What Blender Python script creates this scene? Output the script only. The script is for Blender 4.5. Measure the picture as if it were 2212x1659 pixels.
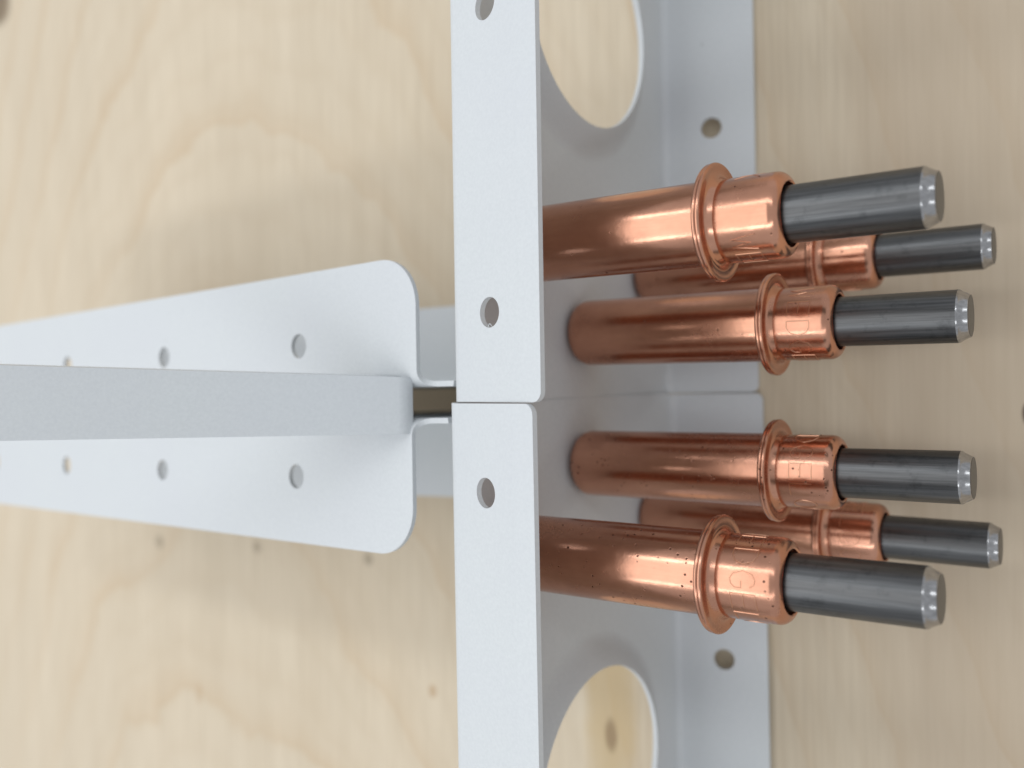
import bpy, bmesh, math, random
from mathutils import Vector, Matrix
from mathutils.geometry import delaunay_2d_cdt

S = 0.001                     # everything below is written in millimetres
R = math.radians
scene = bpy.context.scene
for o in list(bpy.data.objects):
    bpy.data.objects.remove(o)

# ------------------------------------------------------------------ camera
ALPHA, ROLL = 0.6291530, 0.0156098
CAM = Vector((47.934, 1.531, 102.448))
fwd = Vector((-math.sin(ALPHA), 0, -math.cos(ALPHA)))
rt0 = Vector((math.cos(ALPHA), 0, -math.sin(ALPHA)))
dn0 = Vector((0, -1, 0))
rt = rt0 * math.cos(ROLL) + dn0 * math.sin(ROLL)
up = -(dn0 * math.cos(ROLL) - rt0 * math.sin(ROLL))
cam_data = bpy.data.cameras.new('camera')
cam_data.sensor_width = 36.0
cam_data.lens = 36.0 * 1851.27 / 2212.0
cam_data.clip_start = 0.001
cam_data.clip_end = 50.0
cam_data.dof.use_dof = True
cam_data.dof.focus_distance = 69.5 * S
cam_data.dof.aperture_fstop = 24.0
cam = bpy.data.objects.new('camera', cam_data)
scene.collection.objects.link(cam)
m = Matrix((rt, up, -fwd)).transposed().to_4x4()
m.translation = CAM * S
cam.matrix_world = m
scene.camera = cam

# ------------------------------------------------------------------ light
world = bpy.data.worlds.new('World')
scene.world = world
world.use_nodes = True
bg = world.node_tree.nodes['Background']
bg.inputs['Color'].default_value = (0.93, 0.96, 1.0, 1)
bg.inputs['Strength'].default_value = 0.62

def area(name, loc, target, sx, sy, power, col):
    d = bpy.data.lights.new(name, 'AREA')
    d.shape = 'RECTANGLE'; d.size = sx; d.size_y = sy
    d.energy = power; d.color = col
    o = bpy.data.objects.new(name, d)
    scene.collection.objects.link(o)
    o.location = loc
    v = Vector(target) - Vector(loc)
    o.rotation_euler = v.to_track_quat('-Z', 'X').to_euler()
    return o
# two rows of ceiling tubes running along the bench, and a soft overhead panel at left, standing in for the bright ceiling
area('ceiling_tube_light', (0.10, 0.80, 1.30), (0.10, 0, 0), 0.16, 2.6, 6.4, (0.95, 0.98, 1.0))
area('ceiling_tube_light', (0.10, -0.80, 1.30), (0.10, 0, 0), 0.16, 2.6, 6.4, (0.95, 0.98, 1.0))
area('ceiling_panel_light', (-0.62, 0.0, 0.95), (-0.05, 0, 0), 1.3, 1.0, 5.5, (1.0, 0.985, 0.96))

scene.render.engine = 'CYCLES'
vs = scene.view_settings
vs.view_transform = 'Standard'; vs.look = 'None'; vs.gamma = 1.0
vs.use_curve_mapping = False
vs.exposure = 0.0

# ------------------------------------------------------------------ helpers
col = scene.collection
def link(o, parent=None):
    col.objects.link(o)
    if parent is not None:
        o.parent = parent
    return o
def mesh_obj(name, verts, faces, mat, parent=None, sharp=32):
    me = bpy.data.meshes.new(name)
    me.from_pydata([tuple(c * S for c in v) for v in verts], [], faces)
    me.validate(); me.update()
    me.polygons.foreach_set('use_smooth', [True] * len(me.polygons))
    me.set_sharp_from_angle(angle=R(sharp))
    me.materials.append(mat)
    return link(bpy.data.objects.new(name, me), parent)
def thing(name, label, cat, loc=(0, 0, 0), group=None):
    o = bpy.data.objects.new(name, None)
    o.empty_display_size = 0.005
    o.location = [c * S for c in loc]
    o['label'] = label; o['category'] = cat
    if group: o['group'] = group
    return link(o)

def arc(cx, cy, r, a0, a1, n):
    return [(cx + r * math.cos(R(a0 + (a1 - a0) * i / n)), cy + r * math.sin(R(a0 + (a1 - a0) * i / n))) for i in range(n + 1)]
def circle(cx, cy, r, n=40):
    return [(cx + r * math.cos(2 * math.pi * i / n), cy + r * math.sin(2 * math.pi * i / n)) for i in range(n)]
def inside(p, poly):
    x, y = p; c = False; j = len(poly) - 1
    for i in range(len(poly)):
        xi, yi = poly[i]; xj, yj = poly[j]
        if (yi > y) != (yj > y) and x < (xj - xi) * (y - yi) / (yj - yi) + xi:
            c = not c
        j = i
    return c

def sheet(outline, holes, vcuts, mapf, t, ucuts=()):
    """flat pattern (u,v) with holes -> folded sheet of thickness t.
    mapf(u,v) gives mid-surface point and unit normal."""
    vs2 = []; es = []
    for loop in [outline] + list(holes):
        b = len(vs2); n = len(loop)
        vs2 += [Vector(p) for p in loop]
        es += [(b + i, b + (i + 1) % n) for i in range(n)]
    ov, oe, of, *_ = delaunay_2d_cdt(vs2, es, [], 0, 1e-7)
    bm = bmesh.new()
    bv = [bm.verts.new((p.x, p.y, 0)) for p in ov]
    for f in of:
        c = sum((ov[i] for i in f), Vector((0, 0))) / len(f)
        if inside(c, outline) and not any(inside(c, h) for h in holes):
            try: bm.faces.new([bv[i] for i in f])
            except ValueError: pass
    for v in [v for v in bm.verts if not v.link_faces]:
        bm.verts.remove(v)
    for vv in vcuts:
        bmesh.ops.bisect_plane(bm, geom=bm.verts[:] + bm.edges[:] + bm.faces[:], dist=1e-6, plane_co=(0, vv, 0), plane_no=(0, 1, 0))
    for uu in ucuts:
        bmesh.ops.bisect_plane(bm, geom=bm.verts[:] + bm.edges[:] + bm.faces[:], dist=1e-6, plane_co=(uu, 0, 0), plane_no=(1, 0, 0))
    bm.verts.index_update()
    n = len(bm.verts)
    A = []; B = []
    for v in bm.verts:
        p, nn = mapf(v.co.x, v.co.y)
        p = Vector(p); nn = Vector(nn)
        A.append(p + nn * t / 2); B.append(p - nn * t / 2)
    faces = []; uv = []
    for f in bm.faces:
        ix = [v.index for v in f.verts]
        c = f.calc_center_median()
        faces.append(ix); uv.append((c.x, c.y))
        faces.append([i + n for i in reversed(ix)]); uv.append((c.x, c.y))
        for l in f.loops:
            if len(l.edge.link_faces) == 1:
                a, b = l.vert.index, l.link_loop_next.vert.index
                faces.append([b, a, a + n, b + n]); uv.append((c.x, c.y))
    bm.free()
    return A + B, faces, uv
def subset(verts, faces):
    m_ = {}; nv = []; nf = []
    for f in faces:
        g = []
        for i in f:
            if i not in m_:
                m_[i] = len(nv); nv.append(verts[i])
            g.append(m_[i])
        nf.append(g)
    return nv, nf

class Path:
    """polyline with filleted corners in a cross-section plane"""
    def __init__(s, pts, r):
        s.seg = []; cur = Vector(pts[0]); s.bends = []
        L = 0
        for i in range(1, len(pts) - 1):
            p = Vector(pts[i]); d0 = (p - Vector(pts[i - 1])).normalized(); d1 = (Vector(pts[i + 1]) - p).normalized()
            cr = d0.x * d1.y - d0.y * d1.x
            ang = math.atan2(cr, d0.dot(d1))
            T = r * math.tan(abs(ang) / 2)
            e = p - d0 * T
            l = (e - cur).length
            s.seg.append((L, L + l, 'l', cur.copy(), d0)); L += l
            al = r * abs(ang)
            s.seg.append((L, L + al, 'a', e.copy(), d0, ang, r)); s.bends.append((L, L + al)); L += al
            cur = p + d1 * T
        q = Vector(pts[-1]); l = (q - cur).length
        s.seg.append((L, L + l, 'l', cur.copy(), (q - cur).normalized())); s.L = L + l
    def at(s, x):
        for g in s.seg:
            if x <= g[1] + 1e-9 or g is s.seg[-1]:
                if g[2] == 'l':
                    d = g[4]; p = g[3] + d * (x - g[0])
                else:
                    d0 = g[4]; sg = 1 if g[5] > 0 else -1; r = g[6]
                    nrm = Vector((-d0.y, d0.x)) * sg
                    c = g[3] + nrm * r
                    th = (x - g[0]) / r * sg
                    rel = g[3] - c
                    p = c + Vector((rel.x * math.cos(th) - rel.y * math.sin(th), rel.x * math.sin(th) + rel.y * math.cos(th)))
                    d = Vector((d0.x * math.cos(th) - d0.y * math.sin(th), d0.x * math.sin(th) + d0.y * math.cos(th)))
                return p, d, Vector((-d.y, d.x))

# ------------------------------------------------------------------ materials
def mat_new(name):
    mt = bpy.data.materials.new(name); mt.use_nodes = True
    nt = mt.node_tree; nt.nodes.clear()
    out = nt.nodes.new('ShaderNodeOutputMaterial'); pr = nt.nodes.new('ShaderNodeBsdfPrincipled')
    nt.links.new(pr.outputs[0], out.inputs[0])
    return mt, nt, pr
class N:
    def __init__(s, nt): s.nt = nt
    def val(s, sock, v):
        if isinstance(v, bpy.types.NodeSocket): s.nt.links.new(v, sock)
        else: sock.default_value = v
    def math(s, op, a, b=0.0, c=0.0):
        n = s.nt.nodes.new('ShaderNodeMath'); n.operation = op
        s.val(n.inputs[0], a); s.val(n.inputs[1], b); s.val(n.inputs[2], c)
        return n.outputs[0]
    def coord(s, scale=(1, 1, 1), loc=(0, 0, 0), rnd=False):
        tc = s.nt.nodes.new('ShaderNodeTexCoord'); mp = s.nt.nodes.new('ShaderNodeMapping')
        mp.inputs['Scale'].default_value = scale; mp.inputs['Location'].default_value = loc
        src = tc.outputs['Object']
        if rnd:
            oi = s.nt.nodes.new('ShaderNodeObjectInfo'); vm = s.nt.nodes.new('ShaderNodeVectorMath'); vm.operation = 'MULTIPLY_ADD'
            cb = s.nt.nodes.new('ShaderNodeCombineXYZ')
            for i in range(3): s.nt.links.new(oi.outputs['Random'], cb.inputs[i])
            s.nt.links.new(cb.outputs[0], vm.inputs[0]); vm.inputs[1].default_value = (0.37, 0.61, 0.83)
            s.nt.links.new(src, vm.inputs[2]); src = vm.outputs[0]
        s.nt.links.new(src, mp.inputs[0])
        return mp.outputs[0]
    def noise(s, vec, scale, detail=3, rough=0.5, dist=0.0):
        n = s.nt.nodes.new('ShaderNodeTexNoise'); n.inputs['Scale'].default_value = scale
        n.inputs['Detail'].default_value = detail; n.inputs['Roughness'].default_value = rough; n.inputs['Distortion'].default_value = dist
        s.nt.links.new(vec, n.inputs['Vector']); return n.outputs['Fac']
    def ramp(s, fac, stops, interp='LINEAR'):
        n = s.nt.nodes.new('ShaderNodeValToRGB'); n.color_ramp.interpolation = interp
        cr = n.color_ramp
        while len(cr.elements) < len(stops): cr.elements.new(0.5)
        for e, (p, c) in zip(cr.elements, stops):
            e.position = p; e.color = (c, c, c, 1) if not isinstance(c, tuple) else (*c, 1)
        s.nt.links.new(fac, n.inputs[0]); return n.outputs[0]
    def mix(s, fac, a, b, mode='MIX'):
        n = s.nt.nodes.new('ShaderNodeMix'); n.data_type = 'RGBA'; n.blend_type = mode
        s.val(n.inputs[0], fac)
        for sock, v in ((n.inputs[6], a), (n.inputs[7], b)):
            s.val(sock, (*v, 1) if isinstance(v, tuple) else v)
        return n.outputs[2]
    def bump(s, h, strength, dist):
        n = s.nt.nodes.new('ShaderNodeBump'); n.inputs['Strength'].default_value = strength; n.inputs['Distance'].default_value = dist
        s.nt.links.new(h, n.inputs['Height']); return n.outputs[0]

def make_primer():
    mt, nt, pr = mat_new('white_primer'); k = N(nt)
    c = k.coord(rnd=True)
    grain = k.noise(c, 3500, 2, 0.6)
    blot = k.noise(c, 60, 4, 0.55)
    base = k.mix(k.ramp(grain, [(0.3, 0.0), (0.7, 1.0)]), (0.565, 0.594, 0.612), (0.605, 0.634, 0.65))
    base = k.mix(k.math('MULTIPLY', k.ramp(blot, [(0.35, 0.0), (0.75, 1.0)]), 0.35), base, (0.56, 0.575, 0.62))
    sp = k.noise(c, 900, 1, 0.4)
    base = k.mix(k.ramp(sp, [(0.14, 1.0), (0.16, 0.0)]), base, (0.16, 0.15, 0.15))
    nt.links.new(base, pr.inputs['Base Color'])
    pr.inputs['Roughness'].default_value = 0.5
    pr.inputs['Specular IOR Level'].default_value = 0.35
    nt.links.new(k.bump(k.math('ADD', grain, k.math('MULTIPLY', blot, 3.0)), 0.25, 0.00004), pr.inputs['Normal'])
    return mt
PRIMER = make_primer()

def make_copper(name, pits):
    mt, nt, pr = mat_new(name); k = N(nt)
    c = k.coord(rnd=True)
    cs = k.coord(scale=(0.12, 1, 1), rnd=True)
    streak = k.noise(cs, 1800, 4, 0.6)
    tarn = k.noise(c, 140, 4, 0.6)
    fine = k.noise(c, 2600, 3, 0.6)
    base = k.mix(k.ramp(tarn, [(0.3, 0.0), (0.72, 1.0)]), (0.75, 0.39, 0.26), (0.48, 0.23, 0.15))
    base = k.mix(k.math('MULTIPLY', k.ramp(streak, [(0.35, 0.0), (0.75, 1.0)]), 0.35), base, (0.47, 0.225, 0.15))
    oi = nt.nodes.new('ShaderNodeObjectInfo')
    base = k.mix(k.math('MULTIPLY', oi.outputs['Random'], 0.30), base, (0.50, 0.27, 0.20))
    # small dark corrosion pits, clustered
    vo = nt.nodes.new('ShaderNodeTexVoronoi'); vo.inputs['Scale'].default_value = 1750; nt.links.new(c, vo.inputs['Vector'])
    pit = k.ramp(vo.outputs['Distance'], [(0.10, 1.0), (0.22, 0.0)])
    sep = nt.nodes.new('ShaderNodeSeparateColor'); nt.links.new(vo.outputs['Color'], sep.inputs[0])
    keep = k.math('LESS_THAN', sep.outputs[0], pits)
    clus = k.ramp(k.noise(c, 260, 2), [(0.45, 0.0), (0.55, 1.0)])
    pit = k.math('MULTIPLY', k.math('MULTIPLY', pit, keep), clus)
    base = k.mix(pit, base, (0.10, 0.045, 0.03))
    nt.links.new(base, pr.inputs['Base Color'])
    pr.inputs['Metallic'].default_value = 1.0
    ro = k.math('ADD', k.math('MULTIPLY', k.ramp(tarn, [(0.3, 0.0), (0.7, 1.0)]), 0.12), 0.15)
    mott = k.noise(c, 900, 4, 0.65)
    ro = k.math('ADD', ro, k.math('MULTIPLY', k.ramp(mott, [(0.4, 0.0), (0.75, 1.0)]), 0.07))
    ro = k.math('ADD', ro, k.math('MULTIPLY', pit, 0.4))
    nt.links.new(ro, pr.inputs['Roughness'])
    h = k.math('ADD', k.math('MULTIPLY', streak, 0.8), k.math('ADD', k.math('ADD', k.math('MULTIPLY', fine, 0.7), k.math('MULTIPLY', mott, 0.7)), k.math('MULTIPLY', pit, -2.0)))
    nt.links.new(k.bump(h, 0.28, 0.00003), pr.inputs['Normal'])
    return mt
COPPER = make_copper('copper_plating', 0.05)
COPPER_PIT = make_copper('pitted_copper_plating', 0.8)
def make_letter():
    mt, nt, pr = mat_new('stamped_copper'); 
    pr.inputs['Base Color'].default_value = (0.60, 0.32, 0.21, 1); pr.inputs['Metallic'].default_value = 1; pr.inputs['Roughness'].default_value = 0.3
    return mt
LETTER = make_letter()
def make_steel(name, base_a, base_b, rough):
    mt, nt, pr = mat_new(name); k = N(nt)
    cs = k.coord(scale=(0.025, 1, 1), rnd=True); c = k.coord(rnd=True)
    st = k.noise(cs, 3200, 4, 0.7); bl = k.noise(c, 700, 4, 0.65)
    b = k.mix(k.ramp(st, [(0.3, 0.0), (0.72, 1.0)]), base_a, base_b)
    b = k.mix(k.math('MULTIPLY', k.ramp(bl, [(0.55, 0.0), (0.75, 1.0)]), 0.5), b, tuple(x * 0.45 for x in base_a))
    nt.links.new(b, pr.inputs['Base Color'])
    pr.inputs['Metallic'].default_value = 1.0
    nt.links.new(k.math('ADD', k.math('MULTIPLY', st, 0.2), rough - 0.1), pr.inputs['Roughness'])
    nt.links.new(k.bump(k.math('ADD', st, k.math('MULTIPLY', bl, 0.6)), 0.25, 0.00003), pr.inputs['Normal'])
    return mt
STEEL = make_steel('dark_steel', (0.075, 0.077, 0.08), (0.165, 0.168, 0.172), 0.38)
STEEL_TIP = make_steel('bright_ground_steel', (0.30, 0.30, 0.305), (0.46, 0.46, 0.47), 0.20)
def make_grime():
    mt, nt, pr = mat_new('dark_bore'); k = N(nt)
    c = k.coord()
    nt.links.new(k.mix(k.noise(c, 900, 3), (0.03, 0.018, 0.012), (0.10, 0.05, 0.03)), pr.inputs['Base Color'])
    pr.inputs['Roughness'].default_value = 0.6
    return mt
GRIME = make_grime()

def make_wood():
    mt, nt, pr = mat_new('pale_plywood'); k = N(nt)
    tc = nt.nodes.new('ShaderNodeTexCoord'); sx = nt.nodes.new('ShaderNodeSeparateXYZ'); nt.links.new(tc.outputs['Object'], sx.inputs[0])
    X = k.math('MULTIPLY', sx.outputs[0], 1000.0); Y = k.math('MULTIPLY', sx.outputs[1], 1000.0)
    c = k.coord(scale=(1, 1, 1))
    warp = k.noise(k.coord(scale=(1, 0.6, 1), loc=(0.31, 0.12, 0)), 26, 4, 0.55)
    warp2 = k.noise(k.coord(loc=(1.7, 0.4, 0)), 110, 3, 0.5)
    d = k.math('ADD', X, 96.0)
    par = k.math('DIVIDE', k.math('MULTIPLY', d, d), 75.0)
    v = k.math('ADD', k.math('ADD', Y, par), k.math('ADD', k.math('MULTIPLY', k.math('SUBTRACT', warp, 0.5), 44.0), k.math('MULTIPLY', k.math('SUBTRACT', warp2, 0.5), 7.0)))
    ph = k.math('FRACT', k.math('ADD', k.math('DIVIDE', v, 36.0), 0.61))
    line = k.ramp(ph, [(0.0, 1.0), (0.05, 0.62), (0.20, 0.18), (0.55, 0.0), (0.965, 0.05), (1.0, 1.0)])
    ph2 = k.math('FRACT', k.math('ADD', k.math('DIVIDE', v, 11.3), 0.2))
    line2 = k.ramp(ph2, [(0.0, 0.7), (0.3, 0.1), (0.8, 0.0), (1.0, 0.7)])
    mod = k.ramp(k.noise(k.coord(loc=(0.5, 2.2, 0)), 17, 2), [(0.35, 0.25), (0.65, 1.0)])
    fib = k.noise(k.coord(scale=(1, 0.035, 1)), 1500, 4, 0.65)
    fibw = k.noise(k.coord(scale=(1, 0.06, 1), loc=(0.2, 0, 0)), 160, 3, 0.6)
    blot = k.noise(k.coord(scale=(1, 0.5, 1)), 24, 3, 0.5)
    base = k.mix(k.ramp(blot, [(0.3, 0.0), (0.7, 1.0)]), (0.675, 0.585, 0.452), (0.615, 0.533, 0.41))
    base = k.mix(k.math('MULTIPLY', k.ramp(fibw, [(0.3, 0.0), (0.75, 1.0)]), 0.35), base, (0.50, 0.41, 0.29))
    base = k.mix(k.math('MULTIPLY', k.ramp(fib, [(0.35, 0.0), (0.75, 1.0)]), 0.42), base, (0.42, 0.335, 0.235))
    base = k.mix(k.math('MULTIPLY', k.math('MULTIPLY', line, mod), 0.46), base, (0.50, 0.35, 0.20))
    base = k.mix(k.math('MULTIPLY', line2, 0.16), base, (0.48, 0.37, 0.24))
    band_x = k.math('ADD', X, k.math('MULTIPLY', k.math('SUBTRACT', fibw, 0.5), 9.0))
    mr = nt.nodes.new('ShaderNodeMapRange'); mr.inputs[1].default_value = 20.0; mr.inputs[2].default_value = 28.0; nt.links.new(band_x, mr.inputs[0])
    base = k.mix(k.math('MULTIPLY', mr.outputs[0], 0.55), base, (0.45, 0.36, 0.265))  # darker brown tone past a soft edge, on the +X side
    # knots, flecks and pencil-size marks of the veneer
    def spot(base, x, y, rx, ry, colr, amt):
        a = k.math('DIVIDE', k.math('SUBTRACT', X, x), rx); b = k.math('DIVIDE', k.math('SUBTRACT', Y, y), ry)
        r2 = k.math('ADD', k.math('MULTIPLY', a, a), k.math('MULTIPLY', b, b))
        r2 = k.math('ADD', r2, k.math('MULTIPLY', k.math('SUBTRACT', warp2, 0.5), 1.2))
        f = k.ramp(r2, [(0.15, 1.0), (1.0, 0.0)], 'EASE')
        return k.mix(k.math('MULTIPLY', f, amt), base, colr)
    base = spot(base, -10.8, -44.0, 5.0, 26.0, (0.50, 0.36, 0.17), 0.55)
    base = spot(base, -10.8, -46.9, 1.2, 3.2, (0.22, 0.14, 0.07), 0.7)
    for (x, y, r) in ((-57.3, -27.6, 1.4), (-86.9, -28.6, 1.7), (-119.5, -30.7, 2.0)):
        base = spot(base, x, y, r, r, (0.24, 0.19, 0.13), 0.55)
    base = spot(base, -106.2, -60.0, 1.3, 2.8, (0.46, 0.32, 0.19), 0.5)
    base = spot(base, -43.2, -47.1, 1.0, 1.3, (0.42, 0.27, 0.14), 0.6)
    base = spot(base, 38.9, -2.4, 0.6, 1.5, (0.10, 0.07, 0.05), 0.9)
    base = spot(base, -190.0, 104.0, 9.0, 9.0, (0.16, 0.11, 0.06), 0.9)
    base = spot(base, -3.0, 36.0, 0.8, 9.0, (0.36, 0.24, 0.12), 0.6)
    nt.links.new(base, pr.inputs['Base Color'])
    pr.inputs['Roughness'].default_value = 0.55
    pr.inputs['Specular IOR Level'].default_value = 0.3
    nt.links.new(k.bump(fib, 0.15, 0.00005), pr.inputs['Normal'])
    return mt
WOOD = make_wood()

# ------------------------------------------------------------------ bench top
def box(x0, x1, y0, y1, z0, z1):
    v = [(x, y, z) for z in (z0, z1) for y in (y0, y1) for x in (x0, x1)]
    return v, [(0, 2, 3, 1), (4, 5, 7, 6), (0, 1, 5, 4), (2, 6, 7, 3), (0, 4, 6, 2), (1, 3, 7, 5)]
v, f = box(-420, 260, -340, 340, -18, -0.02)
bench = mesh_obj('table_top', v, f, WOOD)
bench['kind'] = 'structure'
bench['label'] = 'pale plywood table top with faint arched grain and small knots'

# ------------------------------------------------------------------ spar channels (bent sheet, C section)
T = 0.5
TILT = R(14)
ZT, ZB, FW = 45.15, 2.72, 11.05        # outer corner heights and flange width
def build_channel(sign, label):
    root = thing('spar_channel', label, 'channel', group='channels butted end to end')
    ct, st = math.cos(TILT), math.sin(TILT)
    nt_ = Vector((-st, ct)); nb = Vector((-st, -ct))
    xm = 0.1 - T / 2
    def on(line_p, d, x):               # point on mid line at X = x
        return Vector((x, line_p.y + (x - line_p.x) * d.y / d.x))
    pt = Vector((0, ZT)) - nt_ * T / 2; pb = Vector((0, ZB)) - nb * T / 2
    dt = Vector((ct, st)); db = Vector((ct, -st))
    path = Path([pb + db * FW, on(pb, db, xm), on(pt, dt, xm), pt + dt * FW * 0.80, pt + dt * FW * 0.80 + Vector((math.cos(TILT - R(5)), math.sin(TILT - R(5)))) * FW * 0.20], 1.35)
    L = path.L
    b0, b1 = path.bends[0]; b2, b3 = path.bends[1]
    def mapf(u, s):
        p, d, n = path.at(s)
        return (p.x, u * sign, p.y), (n.x, 0, n.y)
    y0, y1 = 0.07, 88.0
    c = 0.9
    yw_ = 0.004
    outline = [(y1, 0), (y1, L), (y0 + c, L)] + arc(y0 + c, L - c, c, 90, 180, 6)[1:] + [(y0, b3), (yw_, b2 - 0.5), (yw_, b1 + 0.5), (y0, b0), (y0, c)] + arc(y0 + c, c, c, 180, 270, 6)[1:]
    outline = list(reversed(outline))
    holes = []
    for yy in (7.47, 32.87, 58.27, 83.0):
        for sc in (FW * 0.47, L - FW * 0.54):
            holes.append(circle(yy, sc, 1.27, 36))
    zc = 23.4
    # s at web height zc
    lo, hi = b1, b2
    for _ in range(40):
        mid = (lo + hi) / 2
        if path.at(mid)[0].y < zc: lo = mid
        else: hi = mid
    sc = lo; RO, RI, DP = 15.1, 11.7, 1.6
    holes.append(circle(40.6, sc, RO, 96))
    cuts = []
    for a, b in path.bends:
        cuts += [a + (b - a) * i / 10 for i in range(11)]
    sb, stp = b1 + 0.4, b2 - 0.4
    cuts += [sb, stp]
    verts, faces, uv = sheet(outline, holes, cuts, mapf, T)
    if sign < 0:
        faces = [list(reversed(g)) for g in faces]
    for nm, test in (('bottom_flange', lambda s: s < sb), ('web', lambda s: sb <= s <= stp), ('top_flange', lambda s: s > stp)):
        vv, ff = subset(verts, [g for g, q in zip(faces, uv) if test(q[1])])
        part = mesh_obj(nm, vv, ff, PRIMER, root)
        if nm == 'web': web = part
    # flanged rim of the lightening hole, dished toward +X
    n = 96; prof = []
    Lr = RO - RI
    for i in range(13):
        t = i / 12
        r = RO - Lr * t
        x = DP * (t * t * (3 - 2 * t) * 0.55 + 0.45 * t * t)
        prof.append((r, x))
    rv = []; rf = []
    k = len(prof)
    ring = [(r, x + 0.1) for r, x in prof] + [(r - 0.02, x + 0.1 - T) for r, x in reversed(prof)]
    for i in range(n):
        a = 2 * math.pi * i / n
        for r, x in ring:
            rv.append((x, sign * 40.6 + r * math.cos(a), zc + r * math.sin(a)))
    kk = len(ring)
    for i in range(n):
        j = (i + 1) % n
        for q in range(kk - 1):
            rf.append((i * kk + q, i * kk + q + 1, j * kk + q + 1, j * kk + q))
    mesh_obj('lightening_hole_rim', rv, rf, PRIMER, web, 40)
    return root
ch_a = build_channel(1, 'white drilled channel holding the fasteners stamped W and EDG')
ch_b = build_channel(-1, 'white drilled channel, slightly tipped, holding the dark-speckled fasteners')
ch_b.rotation_euler = (0, R(-1.5), R(0.25))
ch_b.location = (0.60 * S, 0, 0)

def drill_burr(parent, pts, r):
    verts = []; faces = []; n = 6
    for i, p in enumerate(pts):
        a = Vector(pts[max(0, i - 1)]); b = Vector(pts[min(len(pts) - 1, i + 1)])
        d = (b - a).normalized(); e = d.cross(Vector((0.3, 0.2, 1))).normalized(); g = d.cross(e)
        k = r * (1 - 0.6 * abs(2 * i / (len(pts) - 1) - 1))
        for j in range(n):
            q = Vector(p) + e * k * math.cos(2 * math.pi * j / n) + g * k * math.sin(2 * math.pi * j / n)
            verts.append(tuple(q))
    for i in range(len(pts) - 1):
        for j in range(n):
            faces.append((i * n + j, i * n + (j + 1) % n, (i + 1) * n + (j + 1) % n, (i + 1) * n + j))
    mesh_obj('drill_burr', verts, faces, PRIMER, parent, 60)
def flange_of(root): return [c for c in root.children if c.name.startswith('top_flange')][0]
hx, hz = 4.95, ZT + 4.95 * math.tan(TILT)
drill_burr(flange_of(ch_a), [(hx - 0.25, 6.18, hz - 0.1), (hx - 0.15, 6.30, hz + 0.0), (hx + 0.0, 6.52, hz + 0.05), (hx + 0.15, 6.50, hz + 0.1), (hx + 0.28, 6.30, hz + 0.06), (hx + 0.38, 6.22, hz)], 0.045)

# ------------------------------------------------------------------ ribs
def build_rib(sign, yaw, dx, label):
    root = thing('rib', label, 'rib', group='ribs side by side behind the channels')
    sl = math.tan(R(4)); yw = 1.65; r = 1.2; arcl = r * math.pi / 2
    XL = -128.0
    ztop = lambda X: 44.75 + sl * X
    zmid = 23.9
    sh = lambda X, y: sign * (y + min(0, X + 2) * yaw)
    def top(X, q, zs=1):
        if q <= 0: y, h, n = yw, -r + q, (-1, 0)
        elif q < arcl:
            a = q / r; y = yw + r - r * math.cos(a); h = -r + r * math.sin(a); n = (-math.cos(a), math.sin(a))
        else: y, h, n = yw + r + q - arcl, 0, (0, 1)
        z = ztop(X) + h
        if zs < 0: z = 2 * zmid - z
        return (X + dx, sh(X, y), z), (0, n[0] * sign, n[1] * zs)
    Q = 13.45 - yw - r + arcl
    if sign < 0: Q += 0.65
    rc = 4.6; xe = -4.75; rf = 1.8
    outline = [(XL, -2), (-1.2, -2), (-1.2, 0.25), (xe + rf, 0.25)]
    outline += arc(xe + rf, 0.25 + rf, rf, 270, 180, 10)[1:]
    outline += arc(xe - rc, Q - rc, rc, 0, 90, 16)
    outline += [(XL, Q)]
    hy = (6.0 if sign > 0 else 7.2) - yw - r + arcl
    holes = [circle(x, hy, 1.27, 36) for x in (-22.3, -50.0, -77.8, -105.0)]
    cuts = [arcl * i / 10 for i in range(11)]
    for nm, zs in (('top_flange', 1), ('bottom_flange', -1)):
        v, f, uv = sheet(outline, holes, cuts, lambda X, q: top(X, q, zs), T)
        if sign * zs > 0: f = [list(reversed(g)) for g in f]
        mesh_obj(nm, v, f, PRIMER, root)
    # web between the flanges
    lo = lambda X: 2 * zmid - (ztop(X) - r - 2)
    hi = lambda X: ztop(X) - r - 2
    def webmap(X, w):
        z = lo(X) + (hi(X) - lo(X)) * w
        return (X + dx, sh(X, yw), z), (0, -sign, 0)
    v, f, uv = sheet([(XL, 0), (-1.2, 0), (-1.2, 1), (XL, 1)], [], [], webmap, T)
    mesh_obj('web', v, f, PRIMER, root)
    # attachment flange folded against the back of the channels
    pth = Path([(-1.21, yw), (-0.72, yw), (-0.72, 19.5)], 0.45)
    def endmap(s, z):
        p, d, n = pth.at(s)
        return (p.x + dx, sign * p.y, z), (n.x, n.y * sign, 0)
    L = pth.L; h0 = zmid - 18.4; h1 = zmid + 18.0
    b0, b1 = pth.bends[0]
    v, f, uv = sheet([(0, h0), (L, h0), (L, h1), (0, h1)], [], [], endmap, T, ucuts=[b0 + (b1 - b0) * i / 6 for i in range(7)])
    mesh_obj('attachment_flange', v, f, PRIMER, root)
    return root
build_rib(1, 0.010, -0.05, 'white rib with drilled flanges, beside the plywood free of dark marks')
build_rib(-1, -0.028, -0.75, 'white rib beside the three dark marks on the plywood')

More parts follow.
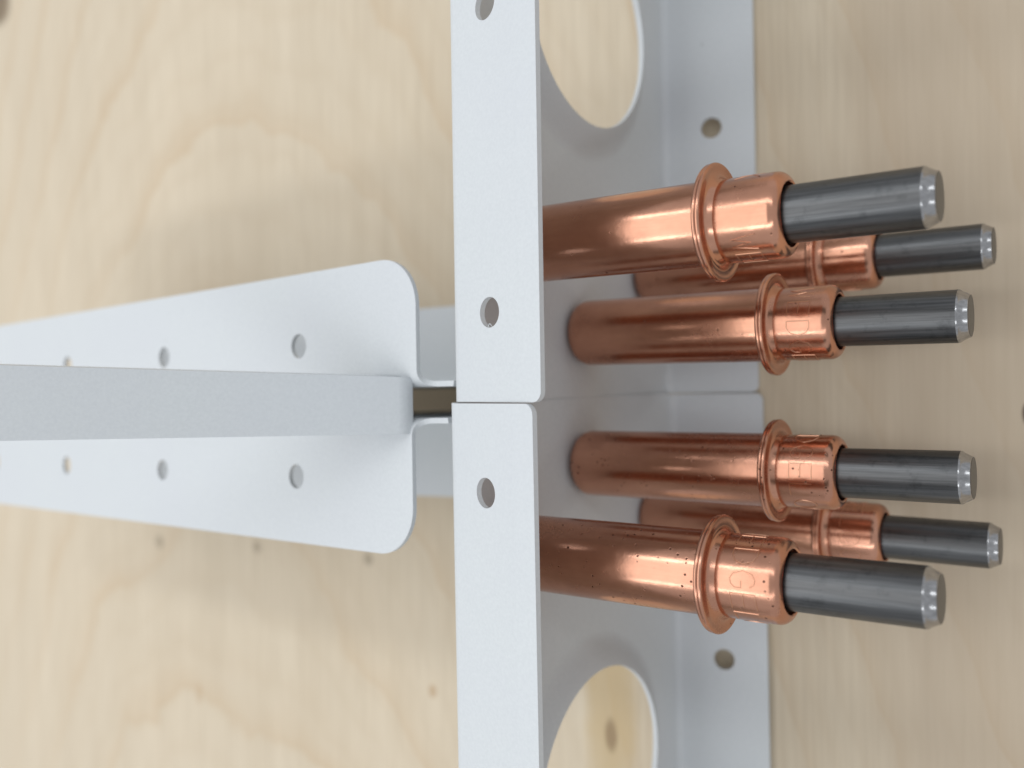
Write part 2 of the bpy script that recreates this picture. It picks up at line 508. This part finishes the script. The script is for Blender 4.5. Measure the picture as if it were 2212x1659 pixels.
# ------------------------------------------------------------------ tapered strip standing on the two ribs
def build_strip():
    root = thing('tapered_strip', 'smooth grey tapered channel strip lying between the two white ribs', 'strip', (-6.0, -0.3, 44.3))
    ang = R(48)
    t = 0.5
    # crown path in XZ: lip dips into the gap, bends over and climbs to the left
    p0 = (0.0, -0.10); p1 = (0.0, 0.75)
    Lc = 52.0
    p2 = (p1[0] - Lc * math.cos(ang), p1[1] + Lc * math.sin(ang))
    path = Path([p0, p1, p2], 1.5)
    w0, w1 = 2.58, 3.45
    def mp(u, s):
        p, d, n = path.at(s)
        k = max(0.0, (s - path.bends[0][0]) / (path.L - path.bends[0][0]))
        w = (w0 + (w1 - w0) * k)
        return (p.x, u * w + 1.42 * k, p.y), (-n.x, 0, -n.y)
    b0, b1 = path.bends[0]
    cuts = [b0 + (b1 - b0) * i / 10 for i in range(11)]
    v, f, uv = sheet([(-1, 0.0), (1, 0.0), (1, path.L), (-1, path.L)], [], cuts, mp, t, ucuts=(-0.5, 0, 0.5))
    mesh_obj('crown', v, f, PRIMER, root)
    # side legs from the crown down to the rib flanges
    sl = math.tan(R(4))
    for sg in (-1, 1):
        nS = 24
        topc = []
        for i in range(nS + 1):
            s = b0 + (path.L - b0) * i / nS
            p, d, n = path.at(s)
            k = (s - b0) / (path.L - b0)
            topc.append((p.x - 0.15, (w0 + (w1 - w0) * k) - 0.02 + sg * 1.42 * k, p.y - 0.30))
        vv = []; ff = []
        for (x, w, z) in topc:
            zb = min(z - 0.02, max(0.42 + sl * x, z - 5.5))
            vv += [(x, sg * w, z), (x, sg * w, zb), (x, sg * (w - t), z), (x, sg * (w - t), zb)]
        for i in range(nS):
            a, b = 4 * i, 4 * (i + 1)
            ff += [(a, b, b + 1, a + 1), (a + 2, a + 3, b + 3, b + 2), (a + 1, b + 1, b + 3, a + 3), (a, a + 2, b + 2, b)]
        e = 4 * nS
        ff += [(0, 1, 3, 2), (e, e + 2, e + 3, e + 1)]
        mesh_obj('leg', vv, ff, PRIMER, root)
    return root
build_strip()

# ------------------------------------------------------------------ copper temporary fasteners
def lathe(profile, n=72):
    verts = []; faces = []
    k = len(profile)
    for i in range(n):
        a = 2 * math.pi * i / n
        for x, r in profile:
            verts.append((x, r * math.cos(a), r * math.sin(a)))
    for i in range(n):
        j = (i + 1) % n
        for q in range(k - 1):
            faces.append((i * k + q, j * k + q, j * k + q + 1, i * k + q + 1))
    return verts, faces
def rnd(cx, cr, r, a0, a1, n=8):       # profile arc around (x, radius)
    return [(cx + r * math.cos(R(a0 + (a1 - a0) * i / n)), cr + r * math.sin(R(a0 + (a1 - a0) * i / n))) for i in range(n + 1)]
RB, RCAP, RP = 3.39, 3.30, 2.18
body_prof = [(0.0, 0.4), (0.0, 1.6)] + rnd(1.5, RB - 1.5, 1.5, 180, 90, 10)[1:] + [(10, RB), (20.35, RB)]
collar_prof = [(20.3, RB - 0.08), (20.55, RB + 0.05), (20.72, RB + 0.22), (20.78, 4.0)] + rnd(20.95, 4.46, 0.19, 170, 20, 7) + rnd(21.26, 4.50, 0.20, 150, -10, 8) + [(21.42, 4.30), (21.36, 3.95), (21.40, 3.62), (21.60, RCAP + 0.14), (21.95, RCAP - 0.03)]
cap_prof = [(21.8, RCAP - 0.06), (22.0, RCAP - 0.02), (22.4, RCAP), (26.0, RCAP)] + rnd(26.05, RCAP - 0.90, 0.90, 90, 12, 12)[1:] + rnd(26.78, RCAP - 0.70, 0.16, 0, -90, 5) + [(26.0, 2.44)]
plunger_prof = [(25.0, RP), (30, RP), (36.25, RP)]
tip_prof = [(36.25, RP)] + rnd(36.22, RP - 0.30, 0.30, 84, 35, 6) + [(36.98, 1.78)] + rnd(36.95, 1.64, 0.17, 52, 5, 6)
face_prof = [(37.12, 1.71), (37.13, 1.0), (37.13, 0.02)]
bore_prof = [(26.15, RP - 0.02), (26.15, 2.46)]
BODY = None
GL = {
 'W': [[(0, 1), (0.25, 0), (0.5, 0.75), (0.75, 0), (1, 1)]],
 'E': [[(1, 1), (0, 1), (0, 0), (1, 0)], [(0, 0.5), (0.85, 0.5)]],
 'D': [[(0, 0), (0, 1), (0.45, 1), (0.8, 0.85), (1, 0.5), (0.8, 0.15), (0.45, 0), (0, 0)]],
 'G': [[(0.95, 0.8), (0.75, 0.97), (0.5, 1), (0.2, 0.88), (0, 0.5), (0.2, 0.12), (0.5, 0), (0.8, 0.05), (1, 0.2), (1, 0.45), (0.6, 0.45)]],
 'L': [[(0, 1), (0, 0), (0.9, 0)]],
 'O': [[(0.5 + 0.5 * math.cos(2 * math.pi * i / 16), 0.5 + 0.5 * math.sin(2 * math.pi * i / 16)) for i in range(17)]],
 'C': [[(0.5 + 0.5 * math.cos(R(45 + 270 * i / 12)), 0.5 + 0.5 * math.sin(R(45 + 270 * i / 12))) for i in range(13)]],
 'K': [[(0, 0), (0, 1)], [(1, 1), (0, 0.4)], [(0.3, 0.6), (1, 0)]],
}
TEXT = 'WEDGELOCK'
def lettering(phase):
    """strokes stamped round the cap; phase = angle (deg, from +Z toward -Y) of the first letter"""
    verts = []; faces = []
    hgt, wid, r0 = 1.95, 23.0, RCAP
    for ci, ch in enumerate(TEXT):
        if ch == ' ': continue
        ang0 = phase + 31.0 * ci
        for st in GL[ch]:
            pts = []
            for (a, b), (c, d) in zip(st, st[1:]):
                nseg = 3
                for i in range(nseg): pts.append((a + (c - a) * i / nseg, b + (d - b) * i / nseg))
            pts.append(st[-1])
            P3 = []
            for (gx, gy) in pts:
                th = R(ang0 + (gx - 0.5) * wid)
                x = 23.15 + gy * hgt
                P3.append((x, th))
            w = 0.068; hh = 0.042
            base = len(verts)
            for i, (x, th) in enumerate(P3):
                a = P3[max(0, i - 1)]; b = P3[min(len(P3) - 1, i + 1)]
                dx = b[0] - a[0]; dt = (b[1] - a[1]) * r0
                l = math.hypot(dx, dt) or 1
                px, pt = -dt / l, dx / l
                for off, h in ((-w, -0.03), (-w * 0.45, hh), (w * 0.45, hh), (w, -0.03)):
                    xx = x + px * off; tt = th + pt * off / r0; rr = r0 + h
                    verts.append((xx, -rr * math.sin(tt), rr * math.cos(tt)))
            for i in range(len(P3) - 1):
                for q in range(3):
                    faces.append((base + 4 * i + q, base + 4 * i + q + 1, base + 4 * (i + 1) + q + 1, base + 4 * (i + 1) + q))
    return verts, faces
shared = {}
def fastener(y, z, phase, copper, label, tip_ref=(0, 0), spin=0, dx=0.0):
    root = thing('temporary_fastener', label, 'fastener', (0.12 + dx, y, z), 'copper fasteners plugged into the web')
    root.rotation_euler = (R(spin), R(tip_ref[0]), R(tip_ref[1]))
    def part(name, prof, mat, parent, sharp=32):
        key = (name, mat.name)
        if key not in shared:
            v, f = lathe(prof)
            o = mesh_obj(name, v, f, mat, parent, sharp); shared[key] = o.data
        else:
            o = link(bpy.data.objects.new(name, shared[key]), parent)
        return o
    part('body', body_prof, copper, root)
    part('collar', collar_prof, copper, root, 50)
    cap = part('cap', cap_prof, copper, root, 50)
    v, f = lettering(phase - spin)
    mesh_obj('stamped_lettering', v, f, LETTER, cap, 60)
    part('bore', bore_prof, GRIME, cap)
    pl = part('plunger', plunger_prof, STEEL, root)
    part('chamfered_tip', tip_prof, STEEL_TIP, pl, 60)
    part('end_face', face_prof, STEEL, pl)
    return root
fastener(14.28, 37.50, 42, COPPER, 'copper fastener stamped with a W, under the top flange of the channel', (0, -0.5))
fastener(-14.05, 37.45, -102, COPPER_PIT, 'dark-speckled copper fastener stamped EDGE, under the top flange of the channel', (0, 0.5), dx=-0.3)
fastener(6.80, 24.45, -51, COPPER, 'copper fastener stamped EDG, halfway up the web near the joint', (0, -0.5))
fastener(-6.92, 24.40, -130, COPPER_PIT, 'copper fastener stamped GELO with a few dark pits, halfway up the web', (0, 0.4))
fastener(14.15, 9.65, 75, COPPER, 'copper fastener low on the web, half hidden behind the one stamped W', (0, -0.3))
fastener(-14.6, 9.60, -186, COPPER, 'copper fastener low on the web stamped LOC, near the bottom flange', (0, 0.0), dx=0.15)
